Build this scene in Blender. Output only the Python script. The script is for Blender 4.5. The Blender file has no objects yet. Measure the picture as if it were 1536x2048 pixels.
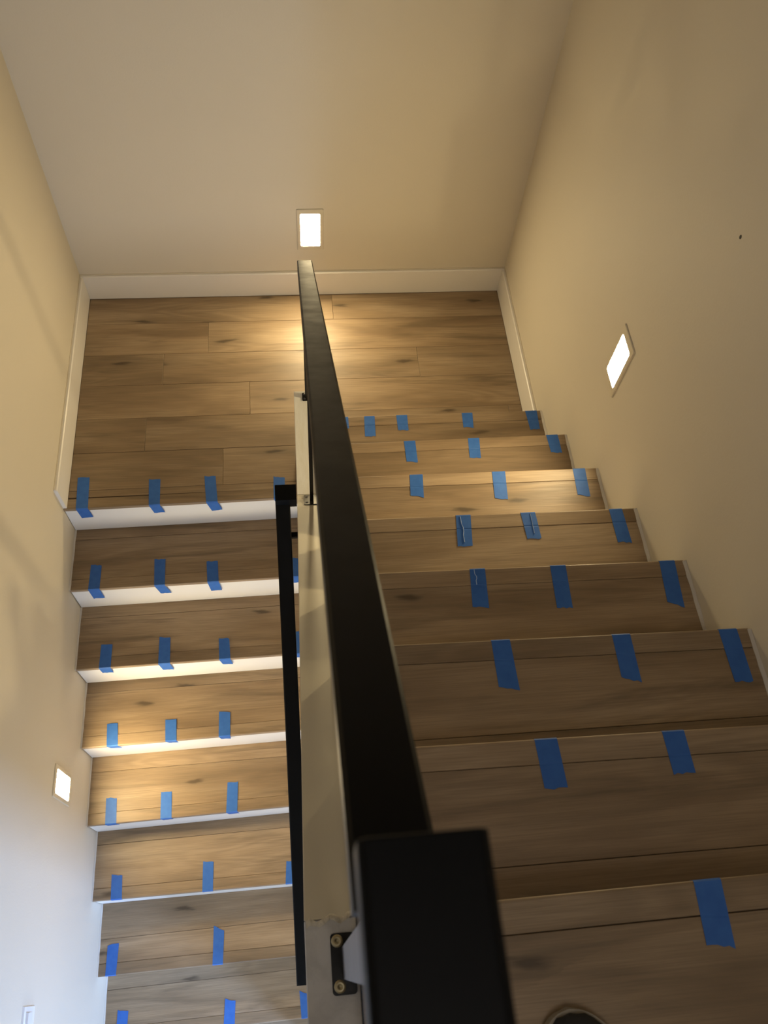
import bpy, bmesh, math, random
from mathutils import Vector, Matrix

random.seed(7)
S = bpy.context.scene
COL = S.collection

# ------------------------------------------------------------------ camera
W = 1.9366            # inner width of the stairwell, left wall x=0, right wall x=W
RISE, LRISE = 0.1975, 0.17931
cam = bpy.data.cameras.new('camera')
cam_o = bpy.data.objects.new('camera', cam); COL.objects.link(cam_o)
pit, yaw, rol = 1.054623, 0.205117, 0.13111
fw = Vector((math.sin(yaw)*math.cos(pit), math.cos(yaw)*math.cos(pit), -math.sin(pit)))
rt = Vector((math.cos(yaw), -math.sin(yaw), 0)); up = rt.cross(fw)
r2 = math.cos(rol)*rt + math.sin(rol)*up; u2 = -math.sin(rol)*rt + math.cos(rol)*up
M = Matrix((r2, u2, -fw)).transposed().to_4x4(); M.translation = Vector((0.93147, -2.8087, 2.88512))
cam_o.matrix_world = M
cam.sensor_fit = 'VERTICAL'; cam.sensor_height = 36; cam.lens = 1638.712/2048*36
cam.clip_start = 0.01
cam.dof.use_dof = True; cam.dof.focus_distance = 3.0; cam.dof.aperture_fstop = 11
S.camera = cam_o

# ------------------------------------------------------------------ world, lights, exposure
S.view_settings.view_transform = 'Standard'; S.view_settings.look = 'None'
S.view_settings.gamma = 1; S.view_settings.use_curve_mapping = False
S.view_settings.exposure = 0.0
wd = bpy.data.worlds.new('world'); S.world = wd; wd.use_nodes = True
wd.node_tree.nodes['Background'].inputs[0].default_value = (0.5, 0.55, 0.65, 1)
wd.node_tree.nodes['Background'].inputs[1].default_value = 0.02
def area(name, loc, target, sx, sy, power, col):
    l = bpy.data.lights.new(name, 'AREA'); l.shape = 'RECTANGLE'; l.size = sx; l.size_y = sy
    l.energy = power; l.color = col
    o = bpy.data.objects.new(name, l); COL.objects.link(o); o.location = loc
    o.rotation_euler = (Vector(target)-Vector(loc)).to_track_quat('-Z', 'Y').to_euler()
    return o
# daylight entering the lower hall behind the stair foot, and an added overhead fill for the upper hall
area('daylight_lower_hall_rear', (0.46, -4.85, -0.55), (0.35, -2.5, -0.6), 0.75, 1.9, 36, (0.60, 0.75, 1.0))
area('daylight_lower_hall_side', (1.90, -3.92, -0.40), (0.0, -2.6, -0.45), 0.34, 1.5, 98, (0.34, 0.54, 1.0))
area('upper_hall_fill', (1.0, -3.5, 4.05), (1.0, -3.4, 0), 0.5, 0.5, 7, (1.0, 0.94, 0.90))
LAMP_STRENGTH = 212
LAMP_COLOR = (1.0, 0.79, 0.44, 1)

# ------------------------------------------------------------------ materials
def newmat(name):
    m = bpy.data.materials.new(name); m.use_nodes = True
    nt = m.node_tree; return m, nt, nt.nodes['Principled BSDF']
def N(nt, t, **kw):
    n = nt.nodes.new(t)
    for k, v in kw.items(): setattr(n, k, v)
    return n
def mix(nt, fac, a, b, mode='MIX'):
    n = N(nt, 'ShaderNodeMix', data_type='RGBA', blend_type=mode)
    for s, v in ((0, fac), (6, a), (7, b)):
        if hasattr(v, 'is_linked') or hasattr(v, 'links'): nt.links.new(v, n.inputs[s])
        else: n.inputs[s].default_value = v
    return n.outputs[2]
def mathn(nt, op, a, b=0.0, clamp=False):
    n = N(nt, 'ShaderNodeMath', operation=op, use_clamp=clamp)
    for s, v in ((0, a), (1, b)):
        if hasattr(v, 'links'): nt.links.new(v, n.inputs[s])
        else: n.inputs[s].default_value = v
    return n.outputs[0]
def ramp(nt, src, *stops):
    n = N(nt, 'ShaderNodeValToRGB'); nt.links.new(src, n.inputs[0])
    e = n.color_ramp.elements
    while len(e) < len(stops): e.new(0.5)
    for x, (p, c) in zip(e, stops): x.position = p; x.color = c
    return n.outputs[0]
def noise(nt, vec, scale, detail=3, rough=0.5, dist=0.0):
    n = N(nt, 'ShaderNodeTexNoise'); n.inputs['Scale'].default_value = scale
    n.inputs['Detail'].default_value = detail; n.inputs['Roughness'].default_value = rough
    n.inputs['Distortion'].default_value = dist
    nt.links.new(vec, n.inputs['Vector']); return n.outputs[0]
def vmul(nt, vec, s):
    n = N(nt, 'ShaderNodeVectorMath', operation='MULTIPLY'); nt.links.new(vec, n.inputs[0]); n.inputs[1].default_value = s
    return n.outputs[0]
def bump(nt, b, h, strength, dist):
    n = N(nt, 'ShaderNodeBump'); n.inputs['Strength'].default_value = strength; n.inputs['Distance'].default_value = dist
    nt.links.new(h, n.inputs['Height']); nt.links.new(n.outputs[0], b.inputs['Normal'])
def paint(name, col, rough, tex=0.25, var=0.04, spec=0.4):
    m, nt, b = newmat(name)
    g = N(nt, 'ShaderNodeNewGeometry').outputs['Position']
    v = noise(nt, g, 1.7, 3)
    c2 = tuple(x*(1-var*2) for x in col[:3]) + (1,)
    nt.links.new(mix(nt, v, c2, col), b.inputs['Base Color'])
    b.inputs['Roughness'].default_value = rough; b.inputs['Specular IOR Level'].default_value = spec
    bump(nt, b, noise(nt, g, 150, 2), tex, 0.0012)
    return m
def wood(name, light, mid, dark):
    m, nt, b = newmat(name)
    tc = N(nt, 'ShaderNodeTexCoord').outputs['Object']
    rnd = N(nt, 'ShaderNodeObjectInfo').outputs['Random']
    cx = N(nt, 'ShaderNodeCombineXYZ')
    for i, k in enumerate((41.0, 23.0, 57.0)):
        nt.links.new(mathn(nt, 'MULTIPLY', rnd, k), cx.inputs[i])
    add = N(nt, 'ShaderNodeVectorMath', operation='ADD'); nt.links.new(tc, add.inputs[0]); nt.links.new(cx.outputs[0], add.inputs[1])
    v = add.outputs[0]
    broad = noise(nt, vmul(nt, v, (1.5, 9, 9)), 1.0, 3, 0.55, 0.4)
    contour = noise(nt, vmul(nt, v, (1.1, 7.5, 7.5)), 1.0, 1.5, 0.5, 0.3)
    rings = mathn(nt, 'SINE', mathn(nt, 'MULTIPLY', contour, 95.0))
    rings = mathn(nt, 'MULTIPLY', mathn(nt, 'ADD', rings, 1.0), 0.5)
    fine = noise(nt, vmul(nt, v, (7, 330, 330)), 1.0, 4, 0.6)
    streak = noise(nt, vmul(nt, v, (2.2, 46, 46)), 1.0, 4, 0.6, 0.2)
    c = ramp(nt, broad, (0.30, dark), (0.47, mid), (0.68, light))
    ringmask = ramp(nt, noise(nt, vmul(nt, v, (0.9, 5, 5)), 1.3, 2), (0.48, (0, 0, 0, 1)), (0.62, (1, 1, 1, 1)))
    c = mix(nt, mathn(nt, 'MULTIPLY', mathn(nt, 'MULTIPLY', rings, ringmask), 0.38), c, tuple(x*0.62 for x in mid[:3])+(1,))
    c = mix(nt, mathn(nt, 'MULTIPLY', ramp(nt, streak, (0.50, (0, 0, 0, 1)), (0.72, (1, 1, 1, 1))), 0.45), c, tuple(x*0.6 for x in mid[:3])+(1,))
    c = mix(nt, ramp(nt, fine, (0.40, (0.0, 0.0, 0.0, 1)), (0.75, (0.55, 0.55, 0.55, 1))), c, tuple(x*0.55 for x in mid[:3])+(1,))
    # dark mineral streaks and knots, sparse
    wv = N(nt, 'ShaderNodeVectorMath', operation='ADD'); nt.links.new(vmul(nt, v, (1.9, 7.5, 0.0)), wv.inputs[0])
    wc = N(nt, 'ShaderNodeCombineXYZ'); nt.links.new(mathn(nt, 'MULTIPLY', mathn(nt, 'SUBTRACT', noise(nt, v, 9, 3), 0.5), 0.25), wc.inputs[1])
    nt.links.new(mathn(nt, 'MULTIPLY', mathn(nt, 'SUBTRACT', streak, 0.5), 0.3), wc.inputs[0]); nt.links.new(wc.outputs[0], wv.inputs[1])
    ks = N(nt, 'ShaderNodeTexVoronoi', voronoi_dimensions='2D'); nt.links.new(wv.outputs[0], ks.inputs['Vector']); ks.inputs['Scale'].default_value = 1.0
    keep = mathn(nt, 'GREATER_THAN', ks.outputs['Color'], 0.5)
    halo = ramp(nt, ks.outputs['Distance'], (0.02, (1, 1, 1, 1)), (0.14, (0.5, 0.5, 0.5, 1)), (0.34, (0, 0, 0, 1)))
    core = ramp(nt, ks.outputs['Distance'], (0.03, (1, 1, 1, 1)), (0.085, (0, 0, 0, 1)))
    c = mix(nt, mathn(nt, 'MULTIPLY', mathn(nt, 'MULTIPLY', halo, keep), 0.62), c, tuple(x*0.50 for x in mid[:3])+(1,))
    c = mix(nt, mathn(nt, 'MULTIPLY', mathn(nt, 'MULTIPLY', core, keep), 0.75), c, tuple(x*0.20 for x in mid[:3])+(1,))
    smear = noise(nt, vmul(nt, v, (1.3, 15, 15)), 1.0, 4, 0.6, 0.8)
    c = mix(nt, ramp(nt, smear, (0.565, (0, 0, 0, 1)), (0.72, (0.72, 0.72, 0.72, 1))), c, tuple(x*0.42 for x in mid[:3])+(1,))
    # plank to plank tone
    hsv = N(nt, 'ShaderNodeHueSaturation'); nt.links.new(c, hsv.inputs['Color'])
    nt.links.new(mathn(nt, 'ADD', mathn(nt, 'MULTIPLY', rnd, 0.30), 0.92), hsv.inputs['Value'])
    hsv.inputs['Saturation'].default_value = 1.05
    nt.links.new(hsv.outputs[0], b.inputs['Base Color'])
    nt.links.new(mathn(nt, 'ADD', mathn(nt, 'MULTIPLY', fine, 0.2), 0.36), b.inputs['Roughness'])
    b.inputs['Specular IOR Level'].default_value = 0.42
    bump(nt, b, fine, 0.18, 0.0006)
    return m
def plain(name, col, rough, metal=0.0, spec=0.5, bumpscale=0, bumpstr=0.1, roughvar=0.0):
    m, nt, b = newmat(name)
    b.inputs['Base Color'].default_value = col; b.inputs['Roughness'].default_value = rough
    b.inputs['Metallic'].default_value = metal; b.inputs['Specular IOR Level'].default_value = spec
    if bumpscale or roughvar:
        g = N(nt, 'ShaderNodeNewGeometry').outputs['Position']
        if bumpscale: bump(nt, b, noise(nt, g, bumpscale, 2), bumpstr, 0.001)
        if roughvar:
            r = mathn(nt, 'ADD', mathn(nt, 'MULTIPLY', noise(nt, g, 22, 4, 0.6), roughvar), rough-roughvar*0.5, True)
            nt.links.new(r, b.inputs['Roughness'])
    return m
def tape_mat():
    m, nt, b = newmat('blue_painters_tape')
    g = N(nt, 'ShaderNodeNewGeometry').outputs['Position']
    crepe = noise(nt, vmul(nt, g, (60, 520, 520)), 1.0, 2)
    blot = noise(nt, g, 45, 3)
    nt.links.new(mix(nt, blot, (0.028, 0.115, 0.42, 1), (0.05, 0.17, 0.52, 1)), b.inputs['Base Color'])
    b.inputs['Roughness'].default_value = 0.55; b.inputs['Specular IOR Level'].default_value = 0.3
    bump(nt, b, crepe, 0.15, 0.0004)
    return m
def cap_mat(name, c1, c2, rough, stretch):
    m, nt, b = newmat(name)
    g = N(nt, 'ShaderNodeNewGeometry').outputs['Position']
    v = noise(nt, vmul(nt, g, stretch), 1.0, 4, 0.65, 0.5)
    nt.links.new(ramp(nt, v, (0.35, c1), (0.62, c2)), b.inputs['Base Color'])
    b.inputs['Roughness'].default_value = rough
    bump(nt, b, v, 0.2, 0.001)
    return m

WALL = paint('warm_cream_wall_paint', (0.70, 0.64, 0.53, 1), 0.62)
CEIL = paint('ceiling_paint', (0.70, 0.68, 0.64, 1), 0.8)
TRIM = paint('white_trim_paint', (0.80, 0.77, 0.73, 1), 0.38, 0.08, 0.01, 0.5)
RISER = paint('white_riser_paint', (0.82, 0.80, 0.77, 1), 0.42, 0.06, 0.01, 0.5)
CAULK = paint('white_caulk', (0.66, 0.62, 0.56, 1), 0.6, 1.0, 0.1)
OAK = wood('oak_vinyl_plank', (0.365, 0.275, 0.182, 1), (0.285, 0.205, 0.128, 1), (0.185, 0.128, 0.078, 1))
CORE = plain('plywood_core', (0.22, 0.15, 0.09, 1), 0.8)
BLACK = plain('black_powder_coat', (0.0035, 0.0035, 0.0037, 1), 0.42, 0.0, 0.10, 0, 0, 0.2)
STEEL = plain('black_glossy_steel', (0.010, 0.009, 0.008, 1), 0.34, 0.0, 0.22, 90, 0.25, 0.2)
POSTM = plain('satin_dark_steel', (0.10, 0.095, 0.105, 1), 0.42, 0.7, 0.5, 0, 0, 0.1)
SCREW = plain('brass_screw_head', (0.42, 0.36, 0.22, 1), 0.4, 0.7)
SLOT = plain('screw_recess', (0.01, 0.009, 0.008, 1), 0.7)
TAPE = tape_mat()
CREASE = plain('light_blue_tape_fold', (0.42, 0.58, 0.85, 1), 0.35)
CAPA = cap_mat('glossy_white_primer', (0.88, 0.86, 0.78, 1), (0.94, 0.93, 0.88, 1), 0.18, (90, 14, 14))
CAPB = paint('cream_cap_paint', (0.56, 0.515, 0.41, 1), 0.5, 0.1, 0.06)
CAPC = cap_mat('grey_drywall_primer', (0.46, 0.445, 0.42, 1), (0.56, 0.54, 0.51, 1), 0.6, (25, 25, 25))
MUD = cap_mat('joint_compound', (0.45, 0.40, 0.30, 1), (0.70, 0.64, 0.52, 1), 0.7, (120, 60, 60))
PLATE = plain('cream_face_plate', (0.66, 0.60, 0.48, 1), 0.4)
SWITCH = plain('white_switch_plastic', (0.80, 0.80, 0.82, 1), 0.3)
RUBBER = plain('off_white_rubber', (0.30, 0.26, 0.20, 1), 0.65, bumpscale=200, bumpstr=0.2)
CANVAS = plain('black_shoe_fabric', (0.012, 0.012, 0.014, 1), 0.75, bumpscale=600, bumpstr=0.5)
m, nt, b = newmat('lit_lamp_lens')
b.inputs['Base Color'].default_value = (0.9, 0.88, 0.8, 1)
b.inputs['Emission Color'].default_value = LAMP_COLOR; b.inputs['Emission Strength'].default_value = LAMP_STRENGTH
LENS = m

# ------------------------------------------------------------------ mesh helpers
def tag(o, label=None, cat=None, group=None, kind=None):
    for k, v in (('label', label), ('category', cat), ('group', group), ('kind', kind)):
        if v: o[k] = v
    return o
def link(name, verts, faces, mat, parent=None, smooth=False, off=(0, 0, 0)):
    """verts in world metres; stored relative to the parent's base point 'off'"""
    me = bpy.data.meshes.new(name)
    me.from_pydata([(v[0]-off[0], v[1]-off[1], v[2]-off[2]) for v in verts], [], faces)
    bm = bmesh.new(); bm.from_mesh(me); bmesh.ops.recalc_face_normals(bm, faces=bm.faces); bm.to_mesh(me); bm.free()
    me.materials.append(mat)
    if smooth:
        for p in me.polygons: p.use_smooth = True
    o = bpy.data.objects.new(name, me); COL.objects.link(o)
    if parent: o.parent = parent
    else: o.location = off
    return o
def empty(name, loc):
    o = bpy.data.objects.new(name, None); COL.objects.link(o); o.location = loc; o.empty_display_size = 0.1
    return o
class MB:
    def __init__(s): s.v = []; s.f = []
    def add(s, v, f):
        k = len(s.v); s.v += [tuple(p) for p in v]; s.f += [[i+k for i in q] for q in f]
    def prism(s, bot, top):
        n = len(bot)
        s.add(list(bot)+list(top), [list(range(n))[::-1], list(range(n, 2*n))] + [[i, (i+1) % n, n+(i+1) % n, n+i] for i in range(n)])
    def box(s, x0, x1, y0, y1, z0, z1):
        q = [(x0, y0), (x1, y0), (x1, y1), (x0, y1)]
        s.prism([(x, y, z0) for x, y in q], [(x, y, z1) for x, y in q])
    def slab(s, quad, z0, z1, ch=0.0009):
        """chamfered board on a quad footprint (counter-clockwise xy points)"""
        cx = sum(p[0] for p in quad)/4; cy = sum(p[1] for p in quad)/4
        ins = [(x-ch*(1 if x > cx else -1), y-ch*(1 if y > cy else -1)) for x, y in quad]
        b = [(x, y, z0) for x, y in quad]; m_ = [(x, y, z1-ch) for x, y in quad]; t = [(x, y, z1) for x, y in ins]
        f = [[3, 2, 1, 0], [8, 9, 10, 11]]
        for i in range(4):
            j = (i+1) % 4; f += [[i, j, 4+j, 4+i], [4+i, 4+j, 8+j, 8+i]]
        s.add(b+m_+t, f)
    def sweep(s, sec0, sec1):
        s.prism(sec0, sec1)
    def build(s, name, mat, parent=None, smooth=False, off=(0, 0, 0)):
        return link(name, s.v, s.f, mat, parent, smooth, off)
def bevel(o, w, seg=2):
    bm = bmesh.new(); bm.from_mesh(o.data)
    bmesh.ops.bevel(bm, geom=list(bm.edges), offset=w, segments=seg, affect='EDGES', profile=0.6)
    bm.to_mesh(o.data); bm.free(); return o

# ------------------------------------------------------------------ measured step edges (y at the inner and outer end)
RY={1:(-0.8685,-0.8711),2:(-1.1313,-1.1271),3:(-1.3953,-1.4025),4:(-1.6635,-1.6713),5:(-1.9286,-1.9418),6:(-2.1944,-2.2108),7:(-2.4626,-2.4761),8:(-2.7392,-2.7375)}
LY={0:(-1.1268,-1.1181),1:(-1.3965,-1.3880),2:(-1.6632,-1.6540),3:(-1.9317,-1.9197),4:(-2.2025,-2.1888),5:(-2.4687,-2.4694),6:(-2.7396,-2.7381),7:(-2.9767,-2.9707)}
LT=[
 (0,[0.0438, -0.9802, 0.0898, -0.9826, 0.0484, 0.0944, 0.0538, -0.0721, 0.1003, -0.0691]),
 (0,[0.325, -1.0032, 0.3706, -1.0037, 0.3297, 0.3728, 0.3411, -0.0649, 0.3834, -0.0614]),
 (0,[0.5463, -0.9991, 0.591, -1.0004, 0.5544, 0.5999, 0.5694, -0.0707, 0.6129, -0.0672]),
 (0,[0.8256, -1.0143, 0.8714, -1.0244, 0.8237, 0.8683, 0.8318, -0.0367, 0.8744, -0.0381]),
 (1,[0.0772, -1.2858, 0.1193, -1.2903, 0.0736, 0.1179, 0.0754, -0.0871, 0.1196, -0.0854]),
 (1,[0.3274, -1.2757, 0.3717, -1.2774, 0.3313, 0.373, 0.3446, -0.0772, 0.3873, -0.0774]),
 (1,[0.5368, -1.2973, 0.5824, -1.3, 0.5415, 0.5865, 0.5474, -0.0856, 0.5919, -0.0838]),
 (1,[0.8838, -1.3037, 0.9294, -1.3044, 0.8846, 0.9297, 0.8854, -0.0568, 0.9311, -0.0573]),
 (2,[0.0965, -1.561, 0.1407, -1.5649, 0.0939, 0.1399, 0.0969, -0.0533, 0.1397, -0.058]),
 (2,[0.3282, -1.5449, 0.3721, -1.5478, 0.3274, 0.374, 0.3351, -0.0705, 0.3787, -0.078]),
 (2,[0.5691, -1.5658, 0.6115, -1.5686, 0.5705, 0.616, 0.5803, -0.0602, 0.6207, -0.0641]),
 (2,[0.8816, -1.5564, 0.9258, -1.5573, 0.881, 0.9246, 0.8823, -0.0431, 0.9264, -0.0447]),
 (3,[0.099, -1.8383, 0.1415, -1.8396, 0.1034, 0.1473, 0.1149, -0.0317, 0.1596, -0.037]),
 (3,[0.3331, -1.839, 0.378, -1.8405, 0.3361, 0.3807, 0.3478, -0.0275, 0.3849, -0.0302]),
 (3,[0.5521, -1.8217, 0.5977, -1.8251, 0.551, 0.5977, 0.5579, -0.0365, 0.5962, -0.0431]),
 (4,[0.0737, -2.0978, 0.1167, -2.0995, 0.0763, 0.1206, 0.0815, -0.0287, 0.1309, -0.0254]),
 (4,[0.2958, -2.0898, 0.3393, -2.0914, 0.2972, 0.342, 0.3061, -0.0279, 0.3477, -0.0203]),
 (4,[0.5692, -2.0745, 0.6125, -2.0743, 0.5639, 0.6092, 0.5727, -0.0396, 0.615, -0.0375]),
 (5,[0.0756, -2.3738, 0.1189, -2.3766, 0.0776, 0.1222]),
 (5,[0.4501, -2.3539, 0.4935, -2.3567, 0.4483, 0.4918]),
 (5,[0.7987, -2.3806, 0.8436, -2.3826, 0.7924, 0.8367]),
 (6,[0.0373, -2.6252, 0.0832, -2.621, 0.0347, 0.0776]),
 (6,[0.4761, -2.5922, 0.5201, -2.6113, 0.4721, 0.5151]),
 (7,[0.0557, -2.8686, 0.1002, -2.8752, 0.0532, 0.0967]),
 (7,[0.5062, -2.8673, 0.5504, -2.8797, 0.5, 0.5464]),
 (7,[0.8252, -2.8678, 0.8696, -2.8844, 0.8297, 0.877]),
]
RT=[
 (1, [1.0928, 1.1375, 1.0943, -0.9344, 1.1376, -0.9247] ),
 (1, [1.2019, 1.2442, 1.1979, -0.9694, 1.2406, -0.9684] ),
 (1, [1.332, 1.3764, 1.3329, -0.9434, 1.3749, -0.9473] ),
 (1, [1.6009, 1.6452, 1.5991, -0.9417, 1.6398, -0.9465] ),
 (1, [1.8656, 1.914, 1.8711, -0.965, 1.9114, -0.9648] ),
 (2, [1.3194, 1.3614, 1.3206, -1.2192, 1.3613, -1.2256] ),
 (2, [1.5592, 1.6017, 1.5545, -1.2132, 1.5955, -1.2205] ),
 (2, [1.8571, 1.9014, 1.8618, -1.2059, 1.9031, -1.2106] ),
 (3, [1.2943, 1.3375, 1.2891, -1.4776, 1.3318, -1.4883] ),
 (3, [1.5715, 1.6163, 1.5657, -1.5038, 1.6085, -1.5107] ),
 (3, [1.8489, 1.8917, 1.8455, -1.5039, 1.887, -1.5131] ),
 (4, [1.3846, 1.4288, 1.3772, -1.7687, 1.4206, -1.7725] ),
 (4, [1.5797, 1.624, 1.5855, -1.7576, 1.6278, -1.758] ),
 (4, [1.8516, 1.8917, 1.8535, -1.7824, 1.8956, -1.7868] ),
 (5, [1.3566, 1.3967, 1.3496, -2.0382, 1.391, -2.0458] ),
 (5, [1.5692, 1.6105, 1.565, -2.0556, 1.6056, -2.0589] ),
 (5, [1.8641, 1.906, 1.8563, -2.0577, 1.8976, -2.0768] ),
 (6, [1.3355, 1.3775, 1.3361, -2.3091, 1.3807, -2.3179] ),
 (6, [1.6107, 1.6528, 1.6104, -2.3065, 1.6527, -2.3182] ),
 (6, [1.8601, 1.9035, 1.8621, -2.3312, 1.9045, -2.3359] ),
 (7, [1.3391, 1.3816, 1.3422, -2.5578, 1.3848, -2.558] ),
 (7, [1.5834, 1.626, 1.5854, -2.55, 1.6273, -2.5505] ),
 (8, [1.4876, 1.5301, 1.4838, -2.8219, 1.5253, -2.8303] ),
]
LY[8] = (-3.245, -3.240); LY[9] = (-3.513, -3.508)
XI = 0.990            # inner ends of the upper flight
XH = 0.9215           # inner ends of the lower flight
def wl(y):            # left face of the middle wall, very slightly out of true
    return 0.9262 - 0.0112*min(1.9, max(0, -y-0.88))/1.0 if y > -2.72 else 0.9057
def ry(k, x): a, b_ = RY[k]; return a+(b_-a)*(x-0.985)/(W-0.985)
def ly(k, x): a, b_ = LY[k]; return a+(b_-a)*x/0.925

# ------------------------------------------------------------------ setting: walls, ceiling, floors
def structure(name, mb, mat, label=None):
    return tag(mb.build(name, mat), label, None, None, 'structure')
ZB, ZT, YR = -1.62, 4.15, -5.0
w = MB(); w.box(-0.12, 0, YR, 0.12, ZB-0.1, ZT); wall_left = structure('wall_left', w, WALL, 'cream painted wall along the lower flight')
w = MB(); w.box(W, W+0.12, YR, 0.12, ZB-0.1, ZT); wall_right = structure('wall_right', w, WALL, 'cream painted wall along the upper flight')
w = MB(); w.box(0, W, 0, 0.12, ZB-0.1, ZT); wall_back = structure('wall_back', w, WALL, 'cream painted wall behind the landing')
w = MB()
w.box(0, W, YR-0.12, YR, 1.32, ZT); w.box(0.98, W, YR-0.12, YR, ZB, 1.32); w.box(0, 0.06, YR-0.12, YR, ZB, 1.32)
w.box(0.86, 0.98, YR-0.12, YR, ZB, 1.32); w.box(0.06, 0.86, YR-0.12, YR, 0.75, 1.32)
structure('wall_rear', w, WALL)
w = MB(); w.box(0, W, YR, 0, ZT, ZT+0.1); structure('ceiling', w, CEIL)

# middle wall between the flights: end block, sloped part, level kerb at the upper floor
KA, KB, YE = (-1.335, 0.385), (-2.733, 1.415), -4.6
def strip(name, pts, mat, parent, t=0.005, xr=0.987):
    mb = MB()
    for (y0, z0), (y1, z1) in zip(pts[:-1], pts[1:]):
        e = 0.0015
        sec = lambda y, z: [(wl(y)-0.001, y, z-t), (xr+0.001, y, z-t), (xr+0.001, y, z-e), (xr+0.001-e, y, z), (wl(y)-0.001+e, y, z), (wl(y)-0.001, y, z-e)]
        mb.prism(sec(y0, z0), sec(y1, z1))
    return mb.build(name, mat, parent)
mb = MB()
prof = [(-0.88, ZB), (-0.88, 0.38), (KA[0], 0.38), (KB[0], KB[1]-0.005), (YE, KB[1]-0.005), (YE, 1.1), (-3.10, 1.1), (-3.10, ZB)]
mb.prism([(wl(y), y, z) for y, z in prof], [(0.987, y, z) for y, z in prof])
wall_middle = structure('wall_middle', mb, WALL, 'low cream wall between the two flights')
c = strip('end_cap', [(-0.8795, 0.385), (KA[0]+0.002, 0.385)], CAPA, wall_middle); tag(c, 'bright glossy white level cap at the landing end')
c = strip('slope_cap', [KA, KB], CAPB, wall_middle); tag(c, 'cream sloping cap beside the upper flight')
c = strip('kerb_cap', [(KB[0]-0.002, KB[1]), (YE, KB[1])], CAPC, wall_middle); tag(c, 'grey primed level cap at the upper floor')
# rough joint compound at the two kinks
def ridge(y0, z0, amp, n=14, wdt=0.006):
    v = []; f = []
    for i in range(n+1):
        x = wl(y0)+0.002+(0.985-wl(y0)-0.002)*i/n
        yy = y0 + amp*math.sin(i*1.1)*0.35 + (0.5-i/n)*-amp + random.uniform(-0.2, 0.2)*amp
        h = random.uniform(0.0012, 0.0032); ww = wdt*random.uniform(0.5, 1.0)
        zz = lambda y_: (KA[1]+max(0, (KA[0]-y_))*0.7367) if y0 > -2 else (KB[1]-max(0, y_-KB[0])*0.7367)
        v += [(x, yy+ww, zz(yy+ww)+0.0002), (x, yy, zz(yy)+h), (x, yy-ww, zz(yy-ww)+0.0002)]
        if i: k = 3*i; f += [[k-3, k, k+1, k-2], [k-2, k+1, k+2, k-1]]
    return link('joint_seam', v, f, MUD, wall_middle, True)
ridge(-1.352, 0.385, 0.012); ridge(-2.735, 1.415, 0.010)

# unseen frame bars added around the side daylight lamp; the wall behind stays solid
wf = MB()
for y0, y1, z0, z1 in ((-4.42, -4.36, -1.16, 0.46), (-3.74, -3.68, -1.16, 0.46), (-4.42, -3.68, 0.41, 0.47), (-4.42, -3.68, -1.17, -1.11)):
    wf.box(W-0.03, W, y0, y1, z0, z1)
structure('added_window_frame', wf, TRIM, 'added frame around the lower hall daylight lamp')

# baseboards
HB, BT = 0.1364, 0.014
def board(name, quad, label):
    o = MB()
    ch = 0.004
    o.slab(quad, 0.0005, HB, ch)
    return structure(name, o, TRIM, label)
board('baseboard_back', [(0, -BT), (W, -BT), (W, 0), (0, 0)], 'white baseboard along the back wall of the landing')
board('baseboard_left', [(0, -1.121), (BT, -1.121), (BT, -BT), (0, -BT)], 'white baseboard on the left wall, cut square at the landing edge')
board('baseboard_right', [(W-BT, -0.868), (W, -0.868), (W, -BT), (W-BT, -BT)], 'white baseboard on the right wall, ending at the first step')
cb = MB(); cb.box(0.0, W, -0.0035, 0, HB, HB+0.004); cb.build('caulk_line', WALL, wall_back)
cb = MB(); cb.box(0, 0.0035, -1.12, -0.004, HB, HB+0.004); cb.build('caulk_line', WALL, wall_left)
cb = MB(); cb.box(W-0.0035, W, -0.868, -0.004, HB, HB+0.004); cb.build('caulk_line', WALL, wall_right)
# nail hole on the right wall
nh = MB(); nh.v = []; n = 10
nh.prism([(W-0.0006, -1.461+0.0042*math.cos(a*0.628), 1.6447+0.005*math.sin(a*0.628)) for a in range(n)],
         [(W+0.0001, -1.461+0.0045*math.cos(a*0.628), 1.6447+0.0055*math.sin(a*0.628)) for a in range(n)])
tag(nh.build('nail_hole', SLOT, wall_right), 'small dark nail hole')

def plank(parent, x0, x1, y0a, y0b, y1a, y1b, ztop, off=(0, 0, 0), name='plank', th=0.007):
    """x range; y0 = near edge (at x0, x1), y1 = far edge (at x0, x1)"""
    g = 0.0004
    o = MB(); o.slab([(x0+g, y0a+g), (x1-g, y0b+g), (x1-g, y1b-g), (x0+g, y1a-g)], ztop-th, ztop)
    return o.build(name, OAK, parent, off=off)

# landing floor
fl = MB(); fl.box(0, wl(-0.9)-0.002, -1.114, 0, -0.06, -0.008); fl.box(wl(-0.9)-0.002, W, -0.862, 0, -0.06, -0.008)
floor = structure('floor', fl, CORE, 'oak plank floor of the landing')
rows = [0.0, -0.170, -0.350, -0.520, -0.695, -0.865, -1.043, -1.0745]
butts = [[1.123], [0.552], [0.3594, 1.4916], [0.734], [0.30, 1.8635], [0.6208], []]
for i in range(7):
    y1, y0 = rows[i], rows[i+1]
    xr = W-BT-0.0005 if i < 5 else wl(-0.9)-0.003
    xs = [BT+0.0005]+[b_ for b_ in butts[i] if b_ < xr-0.02]+[xr]
    y1 = -BT-0.0005 if i == 0 else y1
    if i == 4: y0 = -0.8645
    for a, b_ in zip(xs[:-1], xs[1:]): plank(floor, a, b_, y0, y0, y1, y1, -random.uniform(0, 0.0004))

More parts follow.
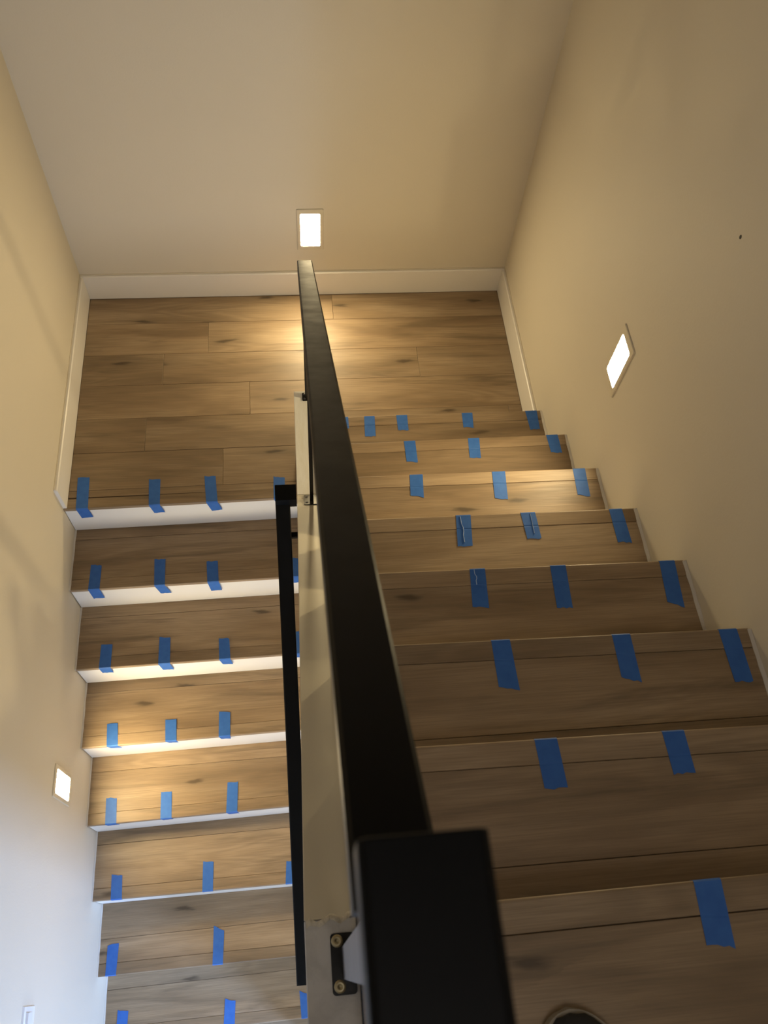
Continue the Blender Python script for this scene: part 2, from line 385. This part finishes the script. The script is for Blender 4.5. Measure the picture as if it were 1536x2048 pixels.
# upper floor and lower floor
fl = MB(); fl.box(XI, W, YR, -2.745, 1.30, 8*RISE-0.008)
floor_up = structure('floor', fl, CORE, 'oak plank floor of the upper hall')
ztop = 8*RISE
ys = [-2.786, -2.966, -3.146, -3.326, -3.506, -3.686, -3.866, -4.2, -4.6, YR]
for i in range(len(ys)-1):
    br = [[], [1.62], [1.25], [], [1.5], [], [1.3], [], []][i]
    xs = [XI+0.001]+br+[W-0.004]
    for a, b_ in zip(xs[:-1], xs[1:]):
        plank(floor_up, a, b_, ys[i+1], ys[i+1], ys[i], ys[i], ztop-0.001)
fl = MB(); fl.box(0, W, YR, 0, ZB-0.1, ZB); structure('floor', fl, OAK, 'floor of the lower hall')

# ------------------------------------------------------------------ the two flights
def nosing(parent, x0, x1, ya, yb, sgn, z, off, dep=0.0465):
    """rounded-edge strip; the edge lies at ya (x0) / yb (x1); sgn = direction of the edge (+1 away from camera)"""
    lip = 0.0135; r = 0.005
    def sec(x, y):
        b_ = -sgn
        P = [(x, y+b_*dep, z-lip), (x, y, z-lip)]
        P += [(x, y+b_*r*(1-math.cos(a_)), z-r+r*math.sin(a_)) for a_ in (0, 0.4, 0.8, 1.2, math.pi/2)]
        P += [(x, y+b_*(dep-0.001), z), (x, y+b_*dep, z-0.001)]
        return P
    o = MB(); o.prism(sec(x0, ya), sec(x1, yb))
    return o.build('nosing', OAK, parent, off=off)

R0 = (1.46, -0.87, 0)
upper = empty('stair_flight', R0)
tag(upper, 'right-hand flight of oak steps rising from the landing to the upper floor', 'stairs')
rear = {6: -2.406, 7: -2.678}
for k in range(1, 9):
    z = k*RISE; x0, x1 = XI, W-0.006
    nf = lambda x: ry(k, x)
    if k < 8:
        back0, back1 = ry(k+1, x0)-0.007, ry(k+1, x1)-0.007
        s0, s1 = nf(x0)-0.0465, nf(x1)-0.0465
        rr = rear.get(k, s0-0.182)
        g = 0.0006
        q = [(x0, rr+g), (x1, rr-0.006+g), (x1, s1-g), (x0, s0-g)]
        t = MB(); t.slab(q, z-0.009, z-0.0011); tread = t.build('tread', OAK, upper, off=R0)
        plank(tread, x0, x1, back0, back1, rr, rr-0.006, z-0.0013, R0)
    else:
        t = MB(); t.slab([(x0, nf(x0)-0.06), (x1, nf(x1)-0.06), (x1, nf(x1)-0.012), (x0, nf(x0)-0.012)], z-0.024, z-0.014)
        tread = t.build('tread', CORE, upper, off=R0)
    nosing(tread, x0, x1, nf(x0), nf(x1), 1, z, R0)
    # riser board and rough carriage under the step
    rb = MB(); rb.prism([(x0, nf(x0)-0.016, z-RISE+0.0002), (x1, nf(x1)-0.016, z-RISE+0.0002), (x1, nf(x1)-0.007, z-RISE+0.0002), (x0, nf(x0)-0.007, z-RISE+0.0002)],
                        [(x0, nf(x0)-0.016, z-0.0142), (x1, nf(x1)-0.016, z-0.0142), (x1, nf(x1)-0.007, z-0.0142), (x0, nf(x0)-0.007, z-0.0142)])
    rb.build('riser', RISER, upper, off=R0)
    if k < 8:
        cb = MB(); zb = z-0.0165
        q0 = [(x0, ry(k+1, x0)-0.006), (x1, ry(k+1, x1)-0.006), (x1, nf(x1)-0.0165), (x0, nf(x0)-0.0165)]
        cb.prism([(x, y, max(-0.2, z-0.30)) for x, y in q0], [(x, y, zb) for x, y in q0]); cb.build('carriage', CORE, upper, off=R0)
    # caulk bead at the wall
    if k < 8:
        v = []; f = []; n = 12
        for i in range(n+1):
            y = nf(x1)-0.004+(ry(k+1, x1)-0.007-nf(x1)+0.004)*i/n; a = 0.003+random.uniform(0, 0.0035)
            v += [(W-0.0005, y, z-0.004), (W-0.0005, y, z+0.002+random.uniform(0, 0.004)), (x1-a*0.6, y, z+0.0008), (x1-a*0.6, y, z-0.004)]
            if i: j = 4*i; f += [[j-4+p, j+p, j+(p+1) % 4, j-4+(p+1) % 4] for p in range(4)]
        f += [[3, 2, 1, 0], [4*n, 4*n+1, 4*n+2, 4*n+3]]
        link('caulk_bead', v, f, CAULK, upper, off=R0)

L0 = (0.46, -1.12, ZB)
lower = empty('stair_flight', L0)
tag(lower, 'left-hand flight of oak steps with white risers going down from the landing', 'stairs')
lrear = {1: -1.170, 2: -1.443, 3: -1.705, 4: -1.990, 5: -2.252, 6: -2.602, 7: -2.790, 8: -3.02}
for k in range(0, 9):
    z = -k*LRISE; x1 = XH if k else wl(-1.1)-0.003
    x1 = min(x1, wl(LY[k][0]-0.1)-0.003); x0 = 0.004 if k else BT*0+0.002
    nf = lambda x: ly(k, x)
    s0, s1 = nf(x0)+0.0465, nf(x1)+0.0465
    g = 0.0006
    if k:
        b0, b1 = ly(k-1, x0)+0.0065, ly(k-1, x1)+0.0065
        rr = lrear[k]
        t = MB(); t.slab([(x0, s0+g), (x1, s1+g), (x1, rr+0.008-g), (x0, rr-g)], z-0.009, z-0.0011); tread = t.build('tread', OAK, lower, off=L0)
        if b0-rr > 0.012: plank(tread, x0, x1, rr, rr+0.008, b0, b1, z-0.0013, L0)
    else:
        t = MB(); t.slab([(x0+0.013, nf(x0)+0.011), (x1, nf(x1)+0.011), (x1, nf(x1)+0.06), (x0+0.013, nf(x0)+0.06)], z-0.024, z-0.0145, 0.0005)
        tread = t.build('tread', CORE, lower, off=L0)
    nosing(tread, x0, x1, nf(x0), nf(x1), -1, z, L0)
    rb = MB(); zz0, zz1 = z-LRISE+0.0002, z-0.0137
    q0 = [(x0, nf(x0)+0.0045), (x1, nf(x1)+0.0045), (x1, nf(x1)+0.0105), (x0, nf(x0)+0.0105)]
    rb.prism([(x, y, zz0) for x, y in q0], [(x, y, zz1) for x, y in q0]); rb.build('riser', RISER, lower, off=L0)
    if k:
        cb = MB(); q0 = [(x0, nf(x0)+0.011), (x1, nf(x1)+0.011), (x1, ly(k-1, x1)+0.006), (x0, ly(k-1, x0)+0.006)]
        cb.prism([(x, y, max(ZB, z-0.3)) for x, y in q0], [(x, y, z-0.0145) for x, y in q0]); cb.build('carriage', CORE, lower, off=L0)
    if k:
        v = []; f = []; n = 10
        for i in range(n+1):
            y = nf(x0)+0.001+(ly(k-1, x0)+0.004-nf(x0)-0.001)*i/n; a = random.uniform(0.0005, 0.0025)
            v += [(0.0003, y, z-0.004), (0.0003, y, z+0.003+random.uniform(0, 0.003)), (0.0045+a, y, z+0.0008), (0.0045+a, y, z-0.004)]
            if i: j = 4*i; f += [[j-4+p, j+p, j+(p+1) % 4, j-4+(p+1) % 4] for p in range(4)]
        f += [[3, 2, 1, 0], [4*n, 4*n+1, 4*n+2, 4*n+3]]
        link('caulk_bead', v, f, CAULK, lower, off=L0)

# ------------------------------------------------------------------ rails
def bar(mb, p0, p1, wdt, hgt, plumb0=None, plumb1=None):
    """square tube between two points on its top-left edge; ends cut plumb"""
    r = 0.003
    def sec(p):
        x, y, z = p
        return [(x, y, z-hgt+r), (x+r, y, z-hgt), (x+wdt-r, y, z-hgt), (x+wdt, y, z-hgt+r), (x+wdt, y, z-r), (x+wdt-r, y, z), (x+r, y, z), (x, y, z-r)]
    mb.prism(sec(p0), sec(p1))
RW = 0.0455
H0 = (0.975, -0.90, 0.385)
hand = empty('handrail', H0)
tag(hand, 'long black sloping handrail on posts above the wall between the flights', 'handrail')
mb = MB(); bar(mb, (0.9556, -0.9035, 1.0654), (0.9471, -2.785, 2.4587), RW, 0.046); mb.build('rail', BLACK, hand, off=H0)
def rr_plate(mb, cx, cy, sx, sy, z0, t, r, n=4, tilt=0.0):
    pts = []
    for qx, qy, a0 in ((1, 1, 0), (-1, 1, 90), (-1, -1, 180), (1, -1, 270)):
        for i in range(n+1):
            a = math.radians(a0+90*i/n)
            pts.append((cx+qx*(sx/2-r)+r*math.cos(a), cy+qy*(sy/2-r)+r*math.sin(a)))
    zf = lambda y: z0+tilt*(cy-y)
    mb.prism([(x, y, zf(y)) for x, y in pts], [(x, y, zf(y)+t) for x, y in pts])
def screw(parent, off, x, y, z, r, tilt=0.0, mat=SCREW):
    n = 16; v = []; f = []
    for rad, dz in ((r, 0.0), (r*0.97, 0.0012), (r*0.35, 0.0022), (r*0.28, 0.0006), (r*0.02, 0.0004)):
        for i in range(n):
            a = 2*math.pi*i/n; yy = rad*math.sin(a)
            v.append((x+rad*math.cos(a), y+yy, z+dz-yy*tilt))
    for k in range(4):
        for i in range(n):
            j = (i+1) % n; f.append([k*n+i, k*n+j, (k+1)*n+j, (k+1)*n+i])
    o = link('screw', v, f, mat, parent, True, off)
    d = MB(); d.box(x-r*0.24, x+r*0.24, y-r*0.24, y+r*0.24, z+0.0003, z+0.0012)
    return o
def bracket(parent, off, x, y, z, ztop, sx, sy, tilt, pw, mat, screws, sr):
    b_ = MB(); rr_plate(b_, x, y, sx, sy, z, 0.004, 0.005, 4, tilt); pl = b_.build('bracket_plate', STEEL, parent, off=off)
    p_ = MB(); px = x+0.004
    p_.box(px-0.006, px+0.006, y-pw/2, y+pw/2, z+0.0035 if not tilt else z-pw/2*tilt*0+0.0035, ztop); p_.build('post', mat, parent, off=off)
    for dx, dy in screws: screw(pl, off, x+dx, y+dy, z+0.004-dy*tilt, sr, tilt, POSTM)
rz = lambda y: 1.0654+(-0.9035-y)*0.7406-0.046
bracket(hand, H0, 0.969, -0.9075, 0.385, rz(-0.9075)+0.003, 0.026, 0.036, 0, 0.016, STEEL, [(-0.004, 0.010), (-0.004, -0.010)], 0.0045)
bracket(hand, H0, 0.966, -1.374, 0.4140, rz(-1.374)+0.003, 0.046, 0.066, 0.7367, 0.02, STEEL, [(-0.013, 0.019), (-0.013, -0.019)], 0.005)

G0 = (0.968, -2.80, 1.415)
guard = empty('guard_rail', G0)
tag(guard, 'black level guard rail close to the camera, on a post from the grey kerb', 'railing')
mb = MB(); bar(mb, (0.9445, -2.7705, 2.594), (0.952, -4.3, 2.594), RW, 0.034); o = mb.build('rail', BLACK, guard, off=G0); bevel(o, 0.0012, 2)
b_ = MB(); rr_plate(b_, 0.964, -2.7985, 0.0385, 0.086, 1.415, 0.004, 0.006); pl = b_.build('bracket_plate', STEEL, guard, off=G0)
p_ = MB(); p_.box(0.9625, 0.9745, -2.820, -2.776, 1.4185, 2.556); tag(p_.build('post', POSTM, guard, off=G0), 'grey flat-bar post under the guard rail')
screw(pl, G0, 0.9555, -2.7665, 1.419, 0.0095); screw(pl, G0, 0.9565, -2.8295, 1.419, 0.0095)
b_ = MB(); rr_plate(b_, 0.964, -3.95, 0.0385, 0.086, 1.415, 0.004, 0.006); b_.build('bracket_plate', STEEL, guard, off=G0)
p_ = MB(); p_.box(0.9625, 0.9745, -3.972, -3.928, 1.4185, 2.556); p_.build('post', POSTM, guard, off=G0)

W0 = (0.92, -1.48, 0.6)
wr = empty('handrail', W0)
tag(wr, 'thin black handrail on the left face of the middle wall, above the lower flight', 'handrail')
HW = 0.046
mb = MB(); bar(mb, (0.852, -1.4505, 0.650), (0.847, -2.837, -0.095), HW, 0.04); mb.build('rail', BLACK, wr, off=W0)
mb = MB(); mb.box(0.8525, wl(-1.48)-0.0005, -1.507, -1.4505, 0.606, 0.6495); mb.build('wall_return', BLACK, wr, off=W0)
mb = MB(); mb.box(0.872, wl(-1.57)-0.0005, -1.585, -1.568, 0.535, 0.548); mb.build('bracket_arm', BLACK, wr, off=W0)
mb = MB(); mb.box(0.868, wl(-2.6)-0.0005, -2.61, -2.59, -0.02, -0.005); mb.build('bracket_arm', BLACK, wr, off=W0)

# ------------------------------------------------------------------ step lights
def step_light(base, axis_u, normal, w_, h_, lw, lh, label, group):
    """base = centre on the wall; u = horizontal direction along the wall; n = out of the wall"""
    t = empty('step_light', base); tag(t, label, 'light', group)
    u = Vector(axis_u); n_ = Vector(normal); z = Vector((0, 0, 1)); B = Vector(base)
    def rrect(hw, hh, r, k=5):
        pts = []
        for qx, qy, a0 in ((1, 1, 0), (-1, 1, 90), (-1, -1, 180), (1, -1, 270)):
            for i in range(k+1):
                a = math.radians(a0+90*i/k); pts.append((qx*(hw-r)+r*math.cos(a), qy*(hh-r)+r*math.sin(a)))
        return pts
    def lift(pts, d): return [B+u*p[0]+z*p[1]+n_*d for p in pts]
    # face plate: ring with a bevelled rim around the lens opening
    o1, o2 = rrect(w_/2, h_/2, 0.004), rrect(w_/2-0.002, h_/2-0.002, 0.004)
    i1, i2 = rrect(lw/2+0.0015, lh/2+0.0015, 0.008), rrect(lw/2+0.0015, lh/2+0.0015, 0.008)
    L = [lift(o1, 0.0), lift(o1, 0.003), lift(o2, 0.005), lift(i1, 0.005), lift(i2, 0.0)]
    k = len(o1); v = [p for r in L for p in r]
    f = [[a*k+i, a*k+(i+1) % k, (a+1)*k+(i+1) % k, (a+1)*k+i] for a in range(4) for i in range(k)]
    link('face_plate', v, f, PLATE, t, False, base)
    # lens: shallow pillow
    R = [lift(rrect(lw/2, lh/2, 0.008), 0.001), lift(rrect(lw/2, lh/2, 0.008), 0.0030), lift(rrect(lw/2-0.004, lh/2-0.004, 0.008), 0.0046), lift(rrect(lw/2-0.012, lh/2-0.014, 0.006), 0.0052)]
    v = [p for r in R for p in r]; k = len(R[0])
    f = [[a*k+i, a*k+(i+1) % k, (a+1)*k+(i+1) % k, (a+1)*k+i] for a in range(3) for i in range(k)]
    f.append([3*k+i for i in range(k)])
    tag(link('lens', v, f, LENS, t, True, base), 'glowing warm white lens')
G = 'step lights in the stair walls'
step_light((1.029, 0, 0.3765), (1, 0, 0), (0, -1, 0), 0.115, 0.222, 0.083, 0.174, 'glowing rectangular step light on the back wall, behind the end of the handrail', G)
step_light((W, -1.237, 0.946), (0, 1, 0), (-1, 0, 0), 0.115, 0.222, 0.080, 0.164, 'glowing rectangular step light on the right wall above the oak steps', G)
step_light((0, -2.1145, -0.335), (0, 1, 0), (1, 0, 0), 0.117, 0.216, 0.083, 0.172, 'glowing rectangular step light low on the left wall beside the lower flight', G)

# light switch low on the left wall
sw0 = (0, -2.849, -0.2035)
sw = empty('wall_switch', sw0); tag(sw, 'white rocker switch plate on the left wall at the bottom left corner', 'switch')
m_ = MB(); m_.prism([(0.0, -2.884, -0.259), (0.0, -2.814, -0.259), (0.0, -2.814, -0.148), (0.0, -2.884, -0.148)],
                    [(0.006, -2.881, -0.256), (0.006, -2.817, -0.256), (0.006, -2.817, -0.151), (0.006, -2.881, -0.151)]); m_.build('switch_plate', SWITCH, sw, off=sw0)
m_ = MB(); m_.prism([(0.006, -2.866, -0.237), (0.006, -2.832, -0.237), (0.006, -2.832, -0.170), (0.006, -2.866, -0.170)],
                    [(0.0065, -2.864, -0.235), (0.0065, -2.834, -0.235), (0.013, -2.834, -0.172), (0.013, -2.864, -0.172)]); m_.build('rocker', SWITCH, sw, off=sw0)

# ------------------------------------------------------------------ strips of blue painter's tape
def tape(rows, normals, label, group):
    """rows: list of (left point, right point); normals per row, unit thickness direction"""
    n = 6; t = 0.0005; v = []; f = []
    nr = len(rows)
    for ri, ((a, b_), nn) in enumerate(zip(rows, normals)):
        d = (Vector(rows[1][0])-Vector(rows[0][0])).normalized() if ri == 0 else (Vector(rows[-1][0])-Vector(rows[-2][0])).normalized()
        for i in range(n):
            p = Vector(a).lerp(Vector(b_), i/(n-1))
            if ri in (0, nr-1): p = p + d*random.uniform(-0.0022, 0.0022)
            v.append(p)
    m_ = len(v)
    v += [v[k]+Vector(normals[k//n])*t for k in range(m_)]
    for r_ in range(nr-1):
        for i in range(n-1):
            q = [r_*n+i, r_*n+i+1, (r_+1)*n+i+1, (r_+1)*n+i]
            f += [q[::-1], [x+m_ for x in q]]
    for i in range(n-1):
        f += [[i, i+1, i+1+m_, i+m_], [(nr-1)*n+i+1, (nr-1)*n+i, (nr-1)*n+i+m_, (nr-1)*n+i+1+m_]]
    for r_ in range(nr-1):
        f += [[r_*n, r_*n+m_, (r_+1)*n+m_, (r_+1)*n], [r_*n+n-1, (r_+1)*n+n-1, (r_+1)*n+n-1+m_, r_*n+n-1+m_]]
    off = tuple(rows[0][0])
    o = link('tape_strip', v, f, TAPE, None, False, off)
    return tag(o, label, 'tape', group)
LG, RG = 'tape strips on the lower flight', 'tape strips on the upper flight'
lname = ['the landing edge', 'the first step below the landing', 'the second step below the landing', 'the third step below the landing',
         'the fourth step below the landing', 'the fifth step below the landing', 'the sixth step below the landing', 'the lowest step in view']
lcol = {4: ['nearest the left wall', 'second from left', 'third from left', 'half hidden by the handrail'],
        3: ['nearest the left wall', 'in the middle of the row', 'nearest the black handrail'], 2: ['nearest the left wall', 'nearest the black handrail']}
cnt = {}
tot = {k: sum(1 for r_ in LT if r_[0] == k) for k in range(8)}
UP = Vector((0, 0, 1)); FR = Vector((0, -1, 0)); BK = Vector((0, 1, 0))
for k, r_ in LT:
    i = cnt.get(k, 0); cnt[k] = i+1
    z = -k*LRISE+0.0004
    ax, ay, bx, by, nx0, nx1 = r_[:6]
    e0, e1 = ly(k, nx0), ly(k, nx1)
    rows = [((ax, ay, z), (bx, by, z))]; nn = [UP]
    s = 0.047
    t_ = max(0.05, min(0.95, (ay-(e0+s))/(ay-e0))); m0 = (ax+(nx0-ax)*t_, ay+(e0-ay)*t_, z); m1 = (bx+(nx1-bx)*t_, by+(e1-by)*t_, z)
    rows.append((m0, m1)); nn.append(UP)
    rows.append(((nx0, e0+0.0025, z), (nx1, e1+0.0025, z))); nn.append(UP)
    rows.append(((nx0, e0-0.0002, z-0.003), (nx1, e1-0.0002, z-0.003))); nn.append((UP+FR).normalized())
    if len(r_) > 6:
        px, pz, qx, qz = r_[6:]
        rows.append(((px, e0-0.0002, z+pz), (qx, e1-0.0002, z+qz))); nn.append(FR)
        extra = ' folded down over its white riser'
    else:
        rows.append(((nx0, e0-0.0002, z-0.02), (nx1, e1-0.0002, z-0.02))); nn.append(FR)
        extra = ''
    tape(rows, nn, f"blue tape on {lname[k]}, {lcol[tot[k]][i]}", LG)
rname = ['', 'the first step up from the landing', 'the second step up from the landing', 'the third step up from the landing', 'the fourth step up from the landing',
         'the fifth step up from the landing', 'the sixth step up from the landing', 'the step below the upper floor', 'the upper floor edge']
rcol = {5: ['mostly hidden by the handrail', 'second from the handrail', 'in the middle of the row', 'second from the right wall', 'at the right wall'],
        3: ['nearest the black handrail', 'in the middle of the row', 'at the right wall'], 2: ['nearest the black rail', 'farther from the rail'], 1: ['alone near the shoe']}
cnt = {}; tot = {k: sum(1 for r_ in RT if r_[0] == k) for k in range(1, 9)}
for k, r_ in RT:
    i = cnt.get(k, 0); cnt[k] = i+1
    z = k*RISE+0.0004
    nx0, nx1, ax, ay, bx, by = r_
    e0, e1 = ry(k, nx0), ry(k, nx1)
    dn = 0.03
    rows = [((nx0, e0+0.0002, z-dn), (nx1, e1+0.0002, z-dn)), ((nx0, e0+0.0002, z-0.003), (nx1, e1+0.0002, z-0.003)), ((nx0, e0-0.0025, z), (nx1, e1-0.0025, z))]
    nn = [BK, (UP+BK).normalized(), UP]
    for off_, dz in ((0.044, 0.0), (0.0468, -0.0009), (0.050, -0.0004)):
        t_ = off_/(e0-ay)
        rows.append(((nx0+(ax-nx0)*t_, e0+(ay-e0)*t_, z+dz), (nx1+(bx-nx1)*t_, e1+(by-e1)*t_, z+dz))); nn.append(UP)
    rows.append(((ax, ay, z-0.0006), (bx, by, z-0.0006))); nn.append(UP)
    # keep left-to-right winding the same as on the lower flight
    crease = (k, i) in ((4, 0), (4, 1), (5, 0))
    o = tape(rows, nn, (f"creased tape on {rname[k]}, {rcol[tot[k]][i]}" if crease else f"blue tape on {rname[k]}, {rcol[tot[k]][i]}"), RG)
    if crease:
        ln = {(4, 0): (0.05, 0.90), (4, 1): (0.04, 0.82), (5, 0): (0.04, 0.45)}[(k, i)]
        v = []; f = []
        for j in range(8):
            t_ = ln[0]+(ln[1]-ln[0])*j/7
            cx = (nx0*0.72+nx1*0.28) + ((ax*0.5+bx*0.5)-(nx0*0.72+nx1*0.28))*t_ + (0.003 if j in (3, 4) else 0)
            if (k, i) == (4, 1): cx = nx0*0.35+nx1*0.65 + (bx-nx1)*t_*0.3
            cy = e0+(ay-e0)*t_; zz = z + 0.0006
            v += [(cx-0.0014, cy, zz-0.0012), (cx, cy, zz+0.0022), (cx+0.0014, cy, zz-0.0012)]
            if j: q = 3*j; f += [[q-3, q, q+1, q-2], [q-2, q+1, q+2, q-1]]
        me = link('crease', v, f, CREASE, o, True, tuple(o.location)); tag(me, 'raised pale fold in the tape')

# ------------------------------------------------------------------ shoe at the bottom edge
zs = 8*RISE-0.001
sh = empty('sneaker', (1.28, -3.02, zs)); sh.rotation_euler = (0, 0, 0.06)
tag(sh, 'toe of a black sneaker with pale rubber sole on the upper floor', 'shoe')
LEN = 0.285
def hw(t):   # half width along the length, 0 = toe, 1 = heel
    toe = math.sqrt(max(0, 1-(1-min(1, t/0.20))**2))
    heel = math.sqrt(max(0, 1-(1-min(1, (1-t)/0.13))**2))
    return (0.051-0.012*max(0, (t-0.3)/0.7)-0.004*math.sin(max(0, t-0.35)*5))*min(toe, heel)
def cxs(t): return -0.012*math.exp(-((t)/0.16)**2)+0.004*math.sin(t*3)
TS = [0.0, 0.008, 0.025, 0.05, 0.09, 0.14, 0.2, 0.28, 0.38, 0.5, 0.62, 0.74, 0.84, 0.91, 0.955, 0.985, 1.0]
def outline(e):
    L_ = [(cxs(t)-hw(t)-(e if 0 < t < 1 else 0), 0.139-LEN*t+(e if t == 0 else -e if t == 1 else 0)) for t in TS]
    R_ = [(cxs(t)+hw(t)+(e if 0 < t < 1 else 0), 0.139-LEN*t+(e if t == 0 else -e if t == 1 else 0)) for t in TS[1:-1]]
    return L_+R_[::-1]
o_ = MB(); p0 = outline(0.0); p1 = outline(0.003)
o_.prism([(x, y, 0.0) for x, y in p0], [(x, y, 0.012) for x, y in p1]); o_.prism([(x, y, 0.012) for x, y in p1], [(x, y, 0.027) for x, y in outline(0.001)])
o_.build('sole', RUBBER, sh)
v = []; f = []; K = 14
def top(t): return 0.030+0.026*min(1, (t/0.10))**0.5+0.030*max(0, min(1, (t-0.2)/0.35))+0.012*max(0, (t-0.75)/0.25)
for t in TS:
    h_ = top(t); w2 = max(0.001, hw(t)-0.0045); y = 0.139-LEN*t-(0.004 if t < 0.01 else 0)+(0.004 if t > 0.99 else 0)
    for j in range(K+1):
        a = math.pi*j/K; c_ = math.cos(a); s_ = math.sin(a)
        v.append((cxs(t)-w2*math.copysign(abs(c_)**0.75, c_)*(1-0.25*s_*max(0, min(1, (t-0.25)/0.4))), y, 0.024+(h_-0.024)*s_**0.7))
for a in range(len(TS)-1):
    for j in range(K): q = a*(K+1)+j; f.append([q, q+1, q+K+2, q+K+1])
up_ = link('upper', v, f, CANVAS, sh, True)
for q in range(5):
    t = 0.33+0.055*q; h_ = top(t); y = 0.139-LEN*t
    lc = MB()
    pts = [(-0.02, h_-0.006), (-0.01, h_+0.001), (0, h_+0.002), (0.01, h_+0.001), (0.02, h_-0.006)]
    for (xa, za), (xb, zb) in zip(pts[:-1], pts[1:]):
        lc.prism([(cxs(t)+xa, y-0.003, za), (cxs(t)+xa, y+0.003, za), (cxs(t)+xa, y+0.003, za+0.002), (cxs(t)+xa, y-0.003, za+0.002)],
                 [(cxs(t)+xb, y-0.003, zb), (cxs(t)+xb, y+0.003, zb), (cxs(t)+xb, y+0.003, zb+0.002), (cxs(t)+xb, y-0.003, zb+0.002)])
    lc.build('lace', CANVAS, sh)
